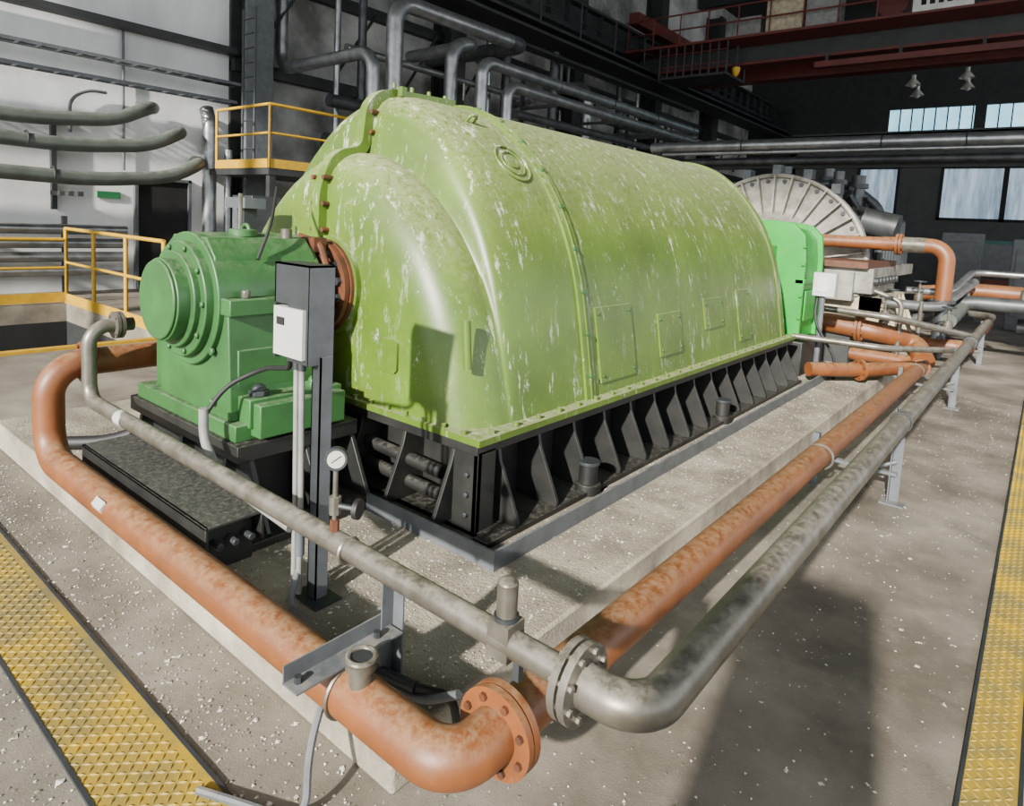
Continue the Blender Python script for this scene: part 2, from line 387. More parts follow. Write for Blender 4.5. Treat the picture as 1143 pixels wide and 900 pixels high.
for i in range(9):
    for y in (21.4,23): b.cyl((-11.2+i*.3,y,6.9),(-11.2+i*.3,y,7.95),.03,'dark',6)
for z in (7.3,7.7): b.cyl((-11.2,21.4,z),(-8.8,21.4,z),.02,'redc',6)
b.box(-3.6,-2.2,21.24,21.28,8.0,8.55,'lamp')
for i in range(5): b.box(-3.4+i*.2,-3.28+i*.2,21.23,21.24,8.15,8.38,'vdark')
b.cyl((-8.7,22,7.9),(-8.7,22,7.2),.03,'dark',6)
b.dome((-8.7,22,7.2),(0,0,-1),.14,.3,'yellow')
b.done('overhead_crane')
def lamp(x,y,z):
    b=B();b.cyl((x,y,12.9),(x,y,z+.35),.012,'dark',6);b.cyl((x,y,z+.35),(x,y,z+.2),.07,'lamp',12);b.cyl((x,y,z+.22),(x,y,z),.07,'lamp',20,r1=.24,caps=False);b.dome((x,y,z+.02),(0,0,-1),.1,.12,'dial')
    b.done('pendant_lamp')
for p in ((-4.3,27,7.2),(-2.75,27,7.3),(-4.6,30,7.4),(-3.0,30,7.55)): lamp(*p)

# ---------------------------------------------------------------- plinth
b=B()
b.box(-5.45,-1.33,1.21,13.5,0,PZ,'plinth')
b.done('concrete_plinth',bevel=.012)
b=B()
b.box(-2.62,-1.74,2.13,2.145,PZ,PZ+.09,'grey');b.box(-2.62,-1.755,2.145,2.22,PZ,PZ+.012,'grey')
b.box(-1.755,-1.74,2.145,8.0,PZ,PZ+.09,'grey');b.box(-1.83,-1.755,2.145,8.0,PZ,PZ+.012,'grey')
b.done('steel_angle_frame')

# ---------------------------------------------------------------- generator
XC=-3.3
def crom(pts,n):
    out=[];P=[pts[0]]+pts+[(-pts[-2][0],pts[-2][1])]
    for i in range(1,len(P)-2):
        for j in range(n):
            t=j/n;a=[]
            for k in range(2):
                p0,p1,p2,p3=P[i-1][k],P[i][k],P[i+1][k],P[i+2][k]
                a.append(.5*(2*p1+(p2-p0)*t+(2*p0-5*p1+4*p2-p3)*t*t+(3*p1-p0-3*p2+p3)*t**3))
            out.append(tuple(a))
    out.append(pts[-1]);return out
OUT=crom([(1.24,.66),(1.20,.9),(1.15,1.17),(1.09,1.42),(.98,1.7),(.82,1.96),(.61,2.19),(.33,2.38),(0,2.46)],5)
INN=crom([(1.23,.66),(1.17,.9),(1.09,1.17),(.97,1.42),(.81,1.64),(.62,1.82),(.43,1.95),(.22,2.04),(0,2.07)],5)
def full(pr): return [(XC+w,z) for w,z in pr]+[(XC-w,z) for w,z in pr[-2::-1]]
def inset(pr,d):
    res=[]
    for i,(w,z) in enumerate(pr):
        a=pr[max(0,i-1)];c=pr[i+1] if i+1<len(pr) else (-pr[i-1][0],pr[i-1][1])
        t=Vector((c[0]-a[0],c[1]-a[1])).normalized();n=Vector((t.y,-t.x))
        w2=w-n.x*d;z2=z-n.y*d
        if i==0:z2=.66
        if i<10: z2=z+(z2-z)*i/10
        res.append((max(0,w2) if i<len(pr)-1 else 0,z2))
    return res
def lerp(p,q,t): return [(a[0]*(1-t)+c[0]*t,a[1]*(1-t)+c[1]*t) for a,c in zip(p,q)]
secs=[]
r=.26
for j in range(9):
    ph=math.pi/2*j/8
    secs.append((2.30+r*(1-math.cos(ph))*1.0,inset(INN,r*(1-math.sin(ph)))))
secs.append((2.60,INN))
for y,t in ((2.608,.10),(2.612,.3),(2.62,.5),(2.64,.68),(2.68,.82),(2.73,.91),(2.81,.97),(2.9,1.0)): secs.append((y,lerp(INN,OUT,t)))
for i in range(1,20): secs.append((2.9+(7.05-2.9)*i/20,OUT))
for j in range(6):
    ph=math.pi/2*j/5;secs.append((7.05+.14*math.sin(ph),inset(OUT,.14*(1-math.cos(ph)))))
b=B();vs=[];fs=[]
for y,pr in secs:
    vs+=[(x,y,z) for x,z in full(pr)]
n=len(full(OUT))
for i in range(len(secs)-1):
    for j in range(n-1): fs.append((i*n+j,i*n+j+1,(i+1)*n+j+1,(i+1)*n+j))
h=n//2
for base in (0,(len(secs)-1)*n):   # end caps
    for j in range(h):
        a,c,d,e=base+j,base+j+1,base+n-2-j,base+n-1-j
        fs.append((a,c,d,e) if c!=d else (a,c,e))
b.add(vs,fs,'shell')
# joint bands
def band(y0,y1,pr,off,k='shell'):
    o=full(inset(pr,-off));i=full(pr);vs=[];m=len(o)
    for y in (y0,y1):
        vs+=[(x,y,z) for x,z in i]+[(x,y,z) for x,z in o]
    fs=[]
    for j in range(m-1):
        fs+=[(m+j,m+j+1,3*m+j+1,3*m+j),(j,j+1,m+j+1,m+j),(2*m+j,2*m+j+1,3*m+j+1,3*m+j)]
    b.add(vs,fs,k)
band(3.30,3.40,OUT,.018);band(3.345,3.355,OUT,.026)
band(7.0,7.1,OUT,.015)
def onprof(pr,z):
    for a,c in zip(pr[:-1],pr[1:]):
        if a[1]<=z<=c[1]:
            t=(z-a[1])/(c[1]-a[1]);return a[0]*(1-t)+c[0]*t
    return 0
for z in (.8,1.05,1.3,1.55,1.8,2.02,2.2,2.33,2.42):
    w=onprof(OUT,z);e=.02
    t=Vector((onprof(OUT,min(z+e,2.45))-w,e)).normalized();nn=Vector((t.y,0,-t.x))
    p=Vector((XC+w,3.35,z));b.cyl(p,p+nn*.035,.014,'green',8)
# raised cover plates on the side
def cover(y0,y1,z0,z1,off=.014):
    K=8;vs=[];
    for o in (0,off):
        for y in (y0,y1):
            for i in range(K+1):
                z=z0+(z1-z0)*i/K;vs.append((XC+onprof(OUT,z)+o,y,z))
    m=K+1;fs=[]
    for i in range(K):
        fs+=[(2*m+i,2*m+i+1,3*m+i+1,3*m+i),(i,i+1,2*m+i+1,2*m+i),(m+i,m+i+1,3*m+i+1,3*m+i)]
    fs+=[(K,m+K,3*m+K,2*m+K),(0,m,3*m,2*m)]
    b.add(vs,fs,'shell')
    for y in (y0+.03,y1-.03):
        for z in (z0+.04,z1-.04): b.cyl((XC+onprof(OUT,z),y,z),(XC+onprof(OUT,z)+.024,y,z),.01,'green',8)
cover(3.48,3.92,.74,1.2);cover(4.30,4.66,.80,1.1);cover(5.12,5.5,.92,1.16);cover(5.85,6.15,.75,1.2)
# front covers
def plate(x0,x1,z0,z1,y,k='shell',th=.015):
    c=.02;poly=[(x0+c,z0),(x1-c,z0),(x1,z0+c),(x1,z1-c),(x1-c,z1),(x0+c,z1),(x0,z1-c),(x0,z0+c)]
    b.prism(poly,1,y-th,y+.03,k)
plate(-2.80,-2.60,.87,1.05,2.30)
b.tube([(-2.150,2.350,.97),(-2.175,2.350,1.21)],.022,'shell',seg=12)
# vertical split flange over the top and down the nose
def split(pts,hw,ho):
    P=b.path(pts,.08,6)
    vs=[];
    for i,p in enumerate(P):
        t=(P[min(i+1,len(P)-1)]-P[max(i-1,0)]).normalized();nrm=Vector((0,-t.z,t.y))
        for sx,o in ((-hw,-.03),(hw,-.03),(hw,ho),(-hw,ho)): vs.append(p+Vector((sx,0,0))+nrm*o)
    fs=[(i*4+j,i*4+(j+1)%4,(i+1)*4+(j+1)%4,(i+1)*4+j) for i in range(len(P)-1) for j in range(4)]+[(0,1,2,3),tuple(range(4*len(P)-4,4*len(P)))]
    b.add(vs,fs,'shell')
split([(XC,2.28,1.50),(XC,2.28,1.82),(XC,2.36,2.03),(XC,2.57,2.08),(XC,2.60,2.36),(XC,2.72,2.45),(XC,3.32,2.475)],.035,.035)
for p in ((2.27,1.6),(2.27,1.75),(2.27,1.9),(2.6,2.2),(2.6,2.32)):
    for sx in (-.05,.05): b.cyl((XC+sx,p[0]-.015,p[1]),(XC+sx,p[0]+.05,p[1]),.014,'rust',8)
for p in (2.8,2.95,3.1,3.25):
    b.cyl((XC+.0,p,2.5),(XC,p,2.53),.014,'shell',8)
# embossed ring emblem and lifting lugs
def surf(y,z): return Vector((XC+onprof(OUT,z),y,z))
cz=2.05;c0=surf(3.10,cz);tt=(surf(3.1,cz+.03)-surf(3.1,cz-.03)).normalized();nn=Vector((tt.z,0,-tt.x))
b.torus(c0+nn*.004,nn,.135,.007,'shell',36,6);b.torus(c0+nn*.006,nn,.09,.005,'shell',36,6);b.cyl(c0-nn*.02,c0+nn*.010,.04,'shell',24)
p=surf(3.0,2.30);b.tube([p+Vector((-.01,-.03,-.02)),p+Vector((.045,-.03,.03)),p+Vector((.045,.03,.03)),p+Vector((-.01,.03,-.02))],.010,'shell',bend=.02,seg=8)
b.box(XC+.06,XC+.10,2.78,2.82,2.44,2.50,'shell')
# bottom skirt flange
b.box(-4.62,-1.98,2.27,7.25,.635,.668,'shell')
for i in range(26): b.cyl((-2.015,2.4+i*.19,.66),(-2.015,2.4+i*.19,.69),.014,'shell',8)
for i in range(8): b.cyl((-2.1-i*.14,2.29,.66),(-2.1-i*.14,2.29,.69),.014,'shell',8)
gen=b.done('turbo_generator',ang=50)
# shaft seal
b=B()
SZ=1.28;SX=-3.22
b.cyl((SX,2.27,SZ),(SX,2.32,SZ),.29,'shell',48)
b.cyl((SX,2.25,SZ),(SX,2.275,SZ),.27,'rust',48)
b.flange((SX,2.23,SZ),(0,1,0),.26,.03,'rust',14,'dgrey')
b.cyl((SX,2.10,SZ),(SX,2.22,SZ),.17,'dgrey',32);b.cyl((XC,1.4,SZ),(XC,2.3,SZ),.12,'dgrey',32)
b.cyl((SX,2.15,SZ),(SX,2.17,SZ),.21,'rust',32)
b.tube([(SX-.1,2.16,SZ+.28),(SX+.1,2.16,SZ+.25),(SX+.22,2.13,SZ+.1)],.018,'rust',bend=.05,seg=8)
b.box(SX-.1,SX+.10,2.12,2.2,SZ+.2,SZ+.28,'rust')
for a in (.3,.8,1.3,-.3,-.9): b.cyl((SX+.17*math.cos(a),2.0,SZ+.17*math.sin(a)),(SX+.17*math.cos(a),2.2,SZ+.17*math.sin(a)),.02,'dgrey',8)
b.done('shaft_seal',gen)
# base frame
b=B()
XR=-2.0;XL=-4.6
b.box(XL,XR,2.28,7.24,.585,.635,'black');b.box(XL+.18,XR-.18,2.46,7.1,PZ,.60,'black')
b.box(XL-.06,XR+.11,2.26,7.3,PZ,PZ+.03,'black')
ys=[2.5+i*.335 for i in range(15)]
for i,y in enumerate(ys):
    y=min(y,7.22);b.prism([(XR-.18,.59),(XR-.05,.59),(XR-.03,.50),(XR+.10,PZ+.06),(XR+.10,PZ+.03),(XR-.18,PZ+.03)],1,y-.01,y+.012,'black')
xs=[XR-.20-i*.36 for i in range(7)]
for x in xs: b.prism([(2.46,.59),(2.33,.59),(2.31,.5),(2.20,PZ+.06),(2.20,PZ+.03),(2.46,PZ+.03)],0,x-.012,x+.012,'black')
b.box(XL-.02,XR+.02,2.2,2.3,PZ,PZ+.03,'black')
b.box(XR-.16,XR-.0,2.29,2.32,PZ,.6,'black');b.box(XR-.03,XR,2.29,2.42,PZ,.6,'black')
for z in (.28,.38,.48): b.cyl((XR-.06,2.27,z),(XR-.06,2.3,z),.013,'dgrey',8);
for z in (.3,.42): b.tube([(-2.9,2.36,z),(-2.3,2.36,z-.02)],.035,'black',seg=12)
for y in (3.18,5.2):
    b.cyl((XR+.07,y,PZ),(XR+.07,y,PZ+.06),.075,'black',20);b.cyl((XR+.07,y,PZ+.06),(XR+.07,y,PZ+.17),.055,'black',20);b.cyl((XR+.07,y,PZ+.17),(XR+.07,y,PZ+.19),.065,'dgrey',20)
b.done('base_frame',gen,bevel=.003)

# ---------------------------------------------------------------- bearing pedestal
b=B()
PX=-3.34;BZ=1.235
b.box(-3.95,-2.86,1.54,2.14,.6,.68,'green')
b.box(-3.85,-2.95,1.6,2.08,.68,1.02,'green')
b.prism([(PX-.36,.68),(PX+.40,.68),(PX+.36,1.27),(PX-.36,1.27)],1,1.56,2.10,'green')
b.box(PX-.44,PX+.42,1.54,2.12,1.19,1.27,'green')
b.cyl((PX,1.53,BZ),(PX,2.12,BZ),.335,'green',48)
b.prism([(PX-.3,1.25),(PX+.3,1.25),(PX+.26,1.46),(PX+.17,1.55),(PX-.17,1.55),(PX-.26,1.46)],1,1.545,2.1,'green')
b.cyl((PX,1.49,BZ),(PX,1.54,BZ),.29,'green',48)
b.cyl((PX,1.46,BZ),(PX,1.50,BZ),.24,'green',48)
b.cyl((PX,1.40,BZ),(PX,1.47,BZ),.205,'green',48);b.cyl((PX,1.385,BZ),(PX,1.40,BZ),.195,'green',48,)
for i in range(10):
    a=2*math.pi*i/10;b.cyl((PX+.265*math.cos(a),1.475,BZ+.265*math.sin(a)),(PX+.265*math.cos(a),1.49,BZ+.265*math.sin(a)),.016,'green',6)
for x in (PX+.38,PX-.38):
    for y in (1.64,1.83,2.02): b.cyl((x,y,1.27),(x,y,1.31),.022,'steel',6)
b.box(-3.0,-2.84,1.6,2.12,.66,.80,'green');b.box(-2.9,-2.78,1.62,2.1,.62,.78,'green')
for p,k in (((-2.9,1.68),'dgrey'),((-2.88,1.98),'green'),((-3.86,1.66),'dgrey')):
    b.cyl((p[0],p[1],.8),(p[0],p[1],.83),.05,k,6);b.dome((p[0],p[1],.83),(0,0,1),.035,.03,k)
b.cyl((PX+.05,1.8,1.55),(PX+.05,1.8,1.59),.07,'green',24);b.torus((PX-.1,1.9,1.57),(0,1,0),.04,.012,'green',16,6)
for z in (.75,1.0): b.cyl((PX+.25,1.55,z),(PX+.25,1.53,z),.02,'green',8)
ped=b.done('bearing_pedestal',bevel=.014)
b=B()
b.box(-4.0,-2.80,1.52,2.2,.52,.6,'black');b.box(-3.9,-2.95,1.6,2.2,PZ,.54,'black');b.box(-4.05,-2.62,1.48,2.2,PZ,PZ+.04,'black')
for x in (-3.9,-3.4,-2.95): b.prism([(1.62,.53),(1.54,.53),(1.49,PZ+.03),(1.62,PZ+.03)],0,x-.012,x+.012,'black')
for y in (1.6,1.9,2.18): b.prism([(-2.96,.53),(-2.82,.53),(-2.65,PZ+.03),(-2.96,PZ+.03)],1,y-.012,y+.012,'black')
b.done('pedestal_base',ped,bevel=.004)
b=B()
b.box(-3.72,-3.64,2.0,2.08,1.48,1.70,'dgrey');b.box(-3.80,-3.58,1.97,2.1,1.70,1.76,'grey')
b.cyl((-3.5,1.9,1.5),(-3.5,1.9,1.78),.012,'steel',8);b.tube([(-3.05,1.75,1.45),(-3.1,1.85,1.62),(-3.3,2.0,1.82)],.01,'blackh',seg=6)
b.cyl((-3.2,2.0,1.5),(-3.2,2.0,1.6),.03,'steel',12)
b.done('temperature_sensors',ped)
# step channel
b=B()
b.box(-3.9,-2.53,1.24,1.5,.385,.40,'blacks');b.box(-3.9,-2.53,1.24,1.255,.27,.4,'black');b.box(-3.9,-2.53,1.485,1.5,.27,.4,'black')
for x in (-3.8,-3.2,-2.62): b.box(x-.03,x+.03,1.255,1.48,PZ,.385,'black')
for y in (1.30,1.37,1.44): b.cyl((-2.59,y,.3),(-2.52,y,.3),.016,'dgrey',8)
b.done('step_channel',bevel=.004)

# ---------------------------------------------------------------- brown pipe (cooling water)
b=B()
r=.075
b.tube([(-4.10,2.2,.80),(-4.10,1.15,.80),(-4.10,1.15,.3),(-1.045,1.15,.3),(-1.045,1.36,.3)],r,'brown',bend=.17,seg=32,n=12)
b.tube([(-1.045,1.36,.3),(-1.0,9.0,.3),(-1.8,9.0,.3)],r,'brown',bend=.25,seg=32,n=10)
b.flange((-1.045,1.34,.3),(0,1,0),.126,.022,'brown',8,'rust',gap=.006)
b.flange((-4.10,1.33,.80),(0,1,0),.115,.02,'brown',8,'rust',gap=.006)
for y in (4.5,8.4): b.torus((-1.01,y,.3),(0,1,0),r+.004,.008,'steel',24,6)
b.cyl((-1.0,8.72,.3),(-1.0,8.78,.3),r+.02,'brown',32)
b.cyl((-1.40,1.14,.36),(-1.40,1.14,.415),.034,'steel',24);b.cyl((-1.40,1.14,.415),(-1.40,1.14,.44),.046,'steel',24);b.torus((-1.40,1.14,.444),(0,0,1),.04,.009,'steel',24,8);b.cyl((-1.4,1.14,.44),(-1.4,1.14,.446),.034,'dgrey',24)
b.torus((-1.47,1.15,.3),(1,0,0),r+.004,.007,'steel',24,6)
b.obox((-3.2,1.083,.335),(.05,0,0),(0,.004,-.01),(0,.012,.014),'white')
b.done('cooling_water_pipe')
# ---------------------------------------------------------------- grey pipe
b=B()
b.tube([(-3.96,1.52,1.02),(-3.96,1.30,1.02),(-3.96,1.30,.62),(-.8,1.30,.60)],.037,'steel',bend=.1,seg=24)
b.tube([(-.8,1.30,.6),(-.6,1.30,.6),(-.6,13.0,.6),(-1.2,13.3,.6)],.054,'steel',bend=.15,seg=28,n=12)
b.flange((-.78,1.30,.6),(1,0,0),.098,.02,'steel',8,'steel',gap=.008)
b.flange((-3.96,1.44,1.02),(0,1,0),.075,.018,'steel',4,'steel',gap=.006)
b.torus((-1.68,1.3,.6),(1,0,0),.04,.008,'steel',20,6)
b.torus((-.6,9.2,.6),(0,1,0),.06,.015,'dgrey',20,6);b.torus((-.6,4.62,.6),(0,1,0),.06,.006,'dgrey',20,6)
for x in (-3.55,): b.cyl((x,1.3,.617),(x+.08,1.3,.616),.0376,'white',24)
b.box(-1.045,-.975,1.265,1.335,.56,.66,'steel');b.cyl((-1.01,1.3,.66),(-1.01,1.3,.76),.028,'steel',20);b.dome((-1.01,1.3,.76),(0,0,1),.028,.012,'steel')
b.cyl((-1.01,1.3,.66),(-1.01,1.3,.672),.034,'dgrey',20)
b.box(-.965,-.945,1.28,1.3,.52,.6,'dgrey')
b.done('condensate_pipe')
# gauge
b=B()
gx=-1.76
b.cyl((gx,1.3,.6),(gx,1.3,.86),.009,'steel',10);b.cyl((gx,1.3,.62),(gx,1.3,.68),.016,'rust',6)
b.cyl((gx,1.3,.7),(gx,1.3,.76),.02,'steel',8);b.cyl((gx,1.3,.73),(gx+.07,1.33,.73),.01,'dgrey',8);b.cyl((gx+.07,1.33,.73),(gx+.085,1.337,.73),.034,'blackh',16)
d=Vector((.75,-.62,.1)).normalized();c=Vector((gx,1.3,.89))
b.cyl(c-d*.016,c+d*.012,.038,'dgrey',32);b.cyl(c+d*.012,c+d*.014,.029,'dial',32);b.torus(c+d*.012,d,.034,.005,'dgrey',32,6)
b.obox(c+d*.0155,(.01,.012,.012),(0,0,.0015),tuple(d*.0008),'blackh')
b.done('pressure_gauge')
# pipe supports
def lpost(x,y,z0,z1,w=.035):
    b.box(x-w,x-w+.006,y-w,y+w,z0,z1,'grey');b.box(x-w,x+w,y+w-.006,y+w,z0,z1,'grey');b.box(x-w*1.6,x+w*1.6,y-w*1.6,y+w*1.6,z0,z0+.008,'grey')
b=B()
lpost(-1.5,1.34,PZ,.57,.026)
b.box(-1.53,-1.525,.97,1.35,.385,.44,'grey');b.box(-1.53,-1.46,.97,1.35,.385,.391,'grey')
for y in (1.0,1.28): b.cyl((-1.5,y,.39),(-1.5,y,.41),.012,'dgrey',6)
b.done('pipe_support')
for y in (4.85,8.2,11.6):
    b=B();b.box(-.66,-.654,y-.03,y+.03,0,.64,'grey');b.box(-.66,-.60,y+.024,y+.03,0,.64,'grey');b.box(-.7,-.56,y-.05,y+.05,0,.01,'grey')
    b.box(-1.12,-.62,y-.025,y+.02,.19,.21,'grey');b.box(-1.14,-1.1,y-.03,y+.02,0,.36,'grey')
    b.tube([(-.63,y,.28),(-.8,y-.05,.2)],.012,'grey',seg=6)
    b.done('pipe_support')
# ---------------------------------------------------------------- local control box on post
b=B()
b.box(-2.150,-2.095,1.465,1.471,PZ,1.15,'dgrey');b.box(-2.150,-2.144,1.465,1.52,PZ,1.15,'dgrey');b.box(-2.101,-2.095,1.465,1.52,PZ,1.15,'grey')  # post's right flange is lighter grey, lit side painted in
b.box(-2.21,-2.04,1.43,1.55,PZ,PZ+.01,'dgrey')
b.box(-2.34,-2.11,1.525,1.53,1.12,1.5,'dgrey');b.box(-2.345,-2.337,1.42,1.53,1.12,1.5,'dgrey');b.box(-2.117,-2.109,1.42,1.53,1.12,1.5,'grey');b.box(-2.345,-2.109,1.42,1.53,1.492,1.5,'dgrey')  # right side in lighter grey, its lit look put into the colour
b.box(-2.25,-2.11,1.42,1.427,1.12,1.5,'dgrey');b.box(-2.345,-2.25,1.42,1.427,1.34,1.5,'dgrey')
b.box(-2.325,-2.13,1.405,1.5,1.14,1.33,'white');b.box(-2.30,-2.25,1.401,1.405,1.26,1.29,'vdark')
for x in (-2.18,-2.215): b.cyl((x,1.44,1.14),(x,1.44,1.09),.016,'dgrey',10);b.tube([(x,1.44,1.1),(x+.01,1.44,.6),(x+.01,1.44,PZ+.02)],.012,'lgrey',seg=10)
b.cyl((-2.17,1.44,.35),(-2.17,1.44,.5),.019,'grey',12)
b.done('local_control_box')
b=B()
b.tube([(-2.3,1.46,1.14),(-2.35,1.5,1.06),(-2.72,1.6,.98),(-2.88,1.5,.88),(-2.92,1.42,.74)],.011,'blackh',bend=.1,seg=10)
b.tube([(-2.92,1.42,.78),(-2.92,1.42,.64),(-2.75,1.4,.52),(-2.2,1.42,.46)],.022,'lgrey',bend=.1,seg=14)
b.tube([(-2.18,1.44,.28),(-2.1,1.35,PZ+.03),(-1.55,1.32,PZ+.03),(-1.35,1.34,PZ+.05),(-1.22,1.36,.3)],.014,'grey',bend=.06,seg=10)
b.tube([(-1.62,1.3,.24),(-1.38,1.34,.25)],.02,'dgrey',seg=10);b.tube([(-1.38,1.34,.25),(-1.28,1.4,.24),(-1.25,1.42,.05)],.014,'blackh',bend=.04,seg=8)
b.tube([(-1.55,1.14,.30),(-1.5,1.04,.16),(-1.42,.98,.02),(-1.62,.90,.015),(-1.75,.84,.015)],.012,'grey',bend=.07,seg=8)
b.tube([(-4.6,1.3,PZ+.04),(-4.3,1.6,PZ+.06),(-4.15,1.9,.45)],.04,'blackh',bend=.2,seg=12)
b.done('cable_conduits')

# ---------------------------------------------------------------- chequer plate duct covers
def chequer(name,x0,x1,y0,y1,bx0,bx1,by0,by1):
    b=B();b.box(x0,x1,y0,y1,0.0,.008,'ychk')
    s=.036;i=0;x=bx0
    while x<bx1:
        y=by0+.01;j=0
        while y<by1-.01:
            a=math.pi/4 if (i+j)%2 else -math.pi/4
            cx,sx=math.cos(a),math.sin(a)
            L,W=.0165,.005
            pts=[(x+cx*L,y+sx*L,.008),(x-sx*W,y+cx*W,.008),(x-cx*L,y-sx*L,.008),(x+sx*W,y-cx*W,.008),(x,y,.0125)]
            b.add(pts,[(0,1,4),(1,2,4),(2,3,4),(3,0,4)],'ychk')
            y+=s*.75;j+=1
        x+=s*.75;i+=1
    if x1-x0>y1-y0:
        for y in (y0-.012,y1): b.box(x0,x1,y,y+.012,0,.011,'dgrey')
        for x in (-7.2,-4.4): b.box(x,x+.004,y0,y1,.008,.0095,'dark')
    else:
        for x in (x0-.012,x1): b.box(x,x+.012,y0,y1,0,.011,'dgrey')
    b.done(name)
chequer('chequer_plate_cover',-8.5,1,.63,.89,-5,-1.2,.63,.89)
chequer('chequer_plate_cover',-.04,.10,.95,22,-.03,.09,1.9,8)
# ---------------------------------------------------------------- debris
b=B()
for i in range(18000):
    q=random.random()
    if q<.30: x=R(-5.3,-1.35);y=R(1.23,8.5);z=PZ
    elif q<.60: x=R(-2.7,-1.35);y=R(1.23,8);z=PZ
    elif q<.83: x=R(-5,-1.2);y=R(.1,1.2);z=0
    else: x=R(-1.3,1.2);y=R(.9,9);z=0
    if z>0 and -4.6<x<-1.95 and y>2.3: continue
    s=R(.002,.008)*(2.2 if random.random()<.09 else 1);a=R(0,6.3)
    c,d=math.cos(a)*s,math.sin(a)*s;hh=R(.001,.004)
    b.add([(x+c,y+d,z+.001),(x-d*.7,y+c*.7,z+.001+hh),(x-c*R(.6,1),y-d,z+.001),(x+d*.8,y-c*.8,z+.001+hh)],[(0,1,2),(0,2,3),(0,3,1),(1,3,2)],'flake')
b.done('paint_flake_debris',ang=10)

# ---------------------------------------------------------------- coupling guard
b=B()
gx0,gx1=-4.4,-2.13
poly=[(gx0,.55),(gx1,.55),(gx1,1.42),(gx1-.03,1.68),(gx1-.12,1.79),(gx1-.3,1.83),(gx0+.3,1.83),(gx0,1.7)]
b.prism(poly,1,7.75,8.45,'bgreen')
poly2=[(gx0-.05,.55),(gx1+.05,.55),(gx1+.05,1.46),(gx1+.02,1.73),(gx1-.1,1.85),(gx1-.3,1.88),(gx0+.3,1.88),(gx0-.05,1.74)]
b.prism(poly2,1,7.72,7.77,'bgreen');b.prism(poly2,1,8.42,8.48,'bgreen');b.box(gx1-.05,gx1+.06,7.72,8.48,1.18,1.24,'bgreen')
b.box(gx1-.02,gx1+.04,7.9,8.3,.75,1.1,'bgreen');b.box(-4.2,-2.4,7.2,7.75,.66,1.6,'bgreen')
for z in (.8,1.05,1.4,1.6): b.cyl((gx1+.03,7.75,z),(gx1+.03,7.69,z),.02,'bgreen',6)
b.cyl((XC,7.3,SZ),(XC,8.85,SZ),.2,'dgrey',24)
b.box(-4.5,-2.0,7.6,8.5,PZ,.55,'black')
b.done('coupling_guard',bevel=.015)
b=B();b.box(-1.99,-1.76,7.75,7.87,1.07,1.33,'white');b.cyl((-1.9,7.83,PZ),(-1.9,7.83,1.07),.03,'grey',8);b.tube([(-1.95,7.83,1.07),(-1.95,7.75,.8),(-1.7,7.8,.4),(-1.7,7.8,PZ)],.015,'blackh',seg=8);b.box(-1.95,-1.83,7.74,7.75,1.12,1.28,'lamp')
b.done('junction_box',bevel=.01)
# ---------------------------------------------------------------- turbine
b=B()
TY=10.3
Rr=1.36
b.cyl((XC,TY,SZ),(XC,TY+.12,SZ),Rr,'turb',72)
b.cyl((XC,TY-.45,SZ),(XC,TY,SZ),.55,'turb',40,r1=.8);b.cyl((XC,TY-1.4,SZ),(XC,TY-.4,SZ),.42,'turb',32)
for i in range(17):
    a=math.pi*i/16;c,s_=math.cos(a),math.sin(a)
    p0=Vector((XC+c*.72,TY-.03,SZ+s_*.72));p1=Vector((XC+c*1.33,TY-.03,SZ+s_*1.33));t=Vector((-s_,0,c))*.010
    m=(p0+p1)/2;b.obox(m+Vector((0,-.03,0)),(p1-p0)/2,t,(0,.05,0),'turb')
    a+=math.pi/32;c,s_=math.cos(a),math.sin(a)
    b.cyl((XC+c*1.25,TY-.03,SZ+s_*1.25),(XC+c*1.25,TY,SZ+s_*1.25),.03,'dgrey',8)
b.torus((XC,TY-.02,SZ),(0,1,0),Rr-.03,.035,'turb',72,8)
for i in range(-2,3):
    a=math.pi/2+i*.32;b.obox((XC+math.cos(a)*1.42,TY+.06,SZ+math.sin(a)*1.42),(.06,0,0),(0,.1,0),(0,0,.07),'dclad')
b.cyl((XC,TY+.12,SZ),(XC,TY+.9,SZ),1.25,'dclad',56,r1=1.1);b.cyl((XC,TY+.9,SZ),(XC,TY+2.4,SZ),.95,'dclad',48,r1=.8)
for j in range(5): b.torus((XC,TY+.3+j*.4,SZ),(0,1,0),1.2-j*.07,.05,'dgrey',48,6)
b.box(XC-1.5,XC+1.55,TY+.1,TY+2.5,SZ-.08,SZ+.08,'turb')
for i in range(10):
    b.cyl((XC+1.42,TY+.25+i*.23,SZ+.08),(XC+1.42,TY+.25+i*.23,SZ+.3),.06,'dgrey',8)
b.box(XC+.4,XC+1.45,9.0,10.2,.95,1.3,'turb')
b.box(XC+.5,XC+1.75,9.2,10.9,.75,1.0,'cream');b.box(XC+.6,XC+1.6,9.0,10.9,1.36,1.44,'rust');b.box(XC+.4,XC+1.65,9.1,10.6,1.05,1.36,'turb')
for i in range(7): b.cyl((XC+1.45,9.2+i*.22,1.0),(XC+1.45,9.2+i*.22,1.18),.05,'turb',8);b.cyl((XC+1.64,9.2+i*.22,1.2),(XC+1.70,9.2+i*.22,1.2),.05,'dgrey',8)
for i in range(6): b.prism([(XC+1.5,1.0),(XC+1.75,1.0),(XC+1.95,.5),(XC+1.5,.5)],1,9.2+i*.3,9.25+i*.3,'cream')
b.box(XC-1.4,XC+1.5,8.9,12.8,PZ,.75,'dark')
for x,y,z,rr in ((-2.65,11.2,2.75,.08),(-2.45,11.6,2.72,.10),(-2.95,11.8,2.85,.09),(-3.5,11.4,2.85,.08)):
    b.cyl((x,y,1.8),(x,y,z),rr,'dclad',16);b.cyl((x,y,z-.2),(x,y,z-.13),rr+.05,'dgrey',16)
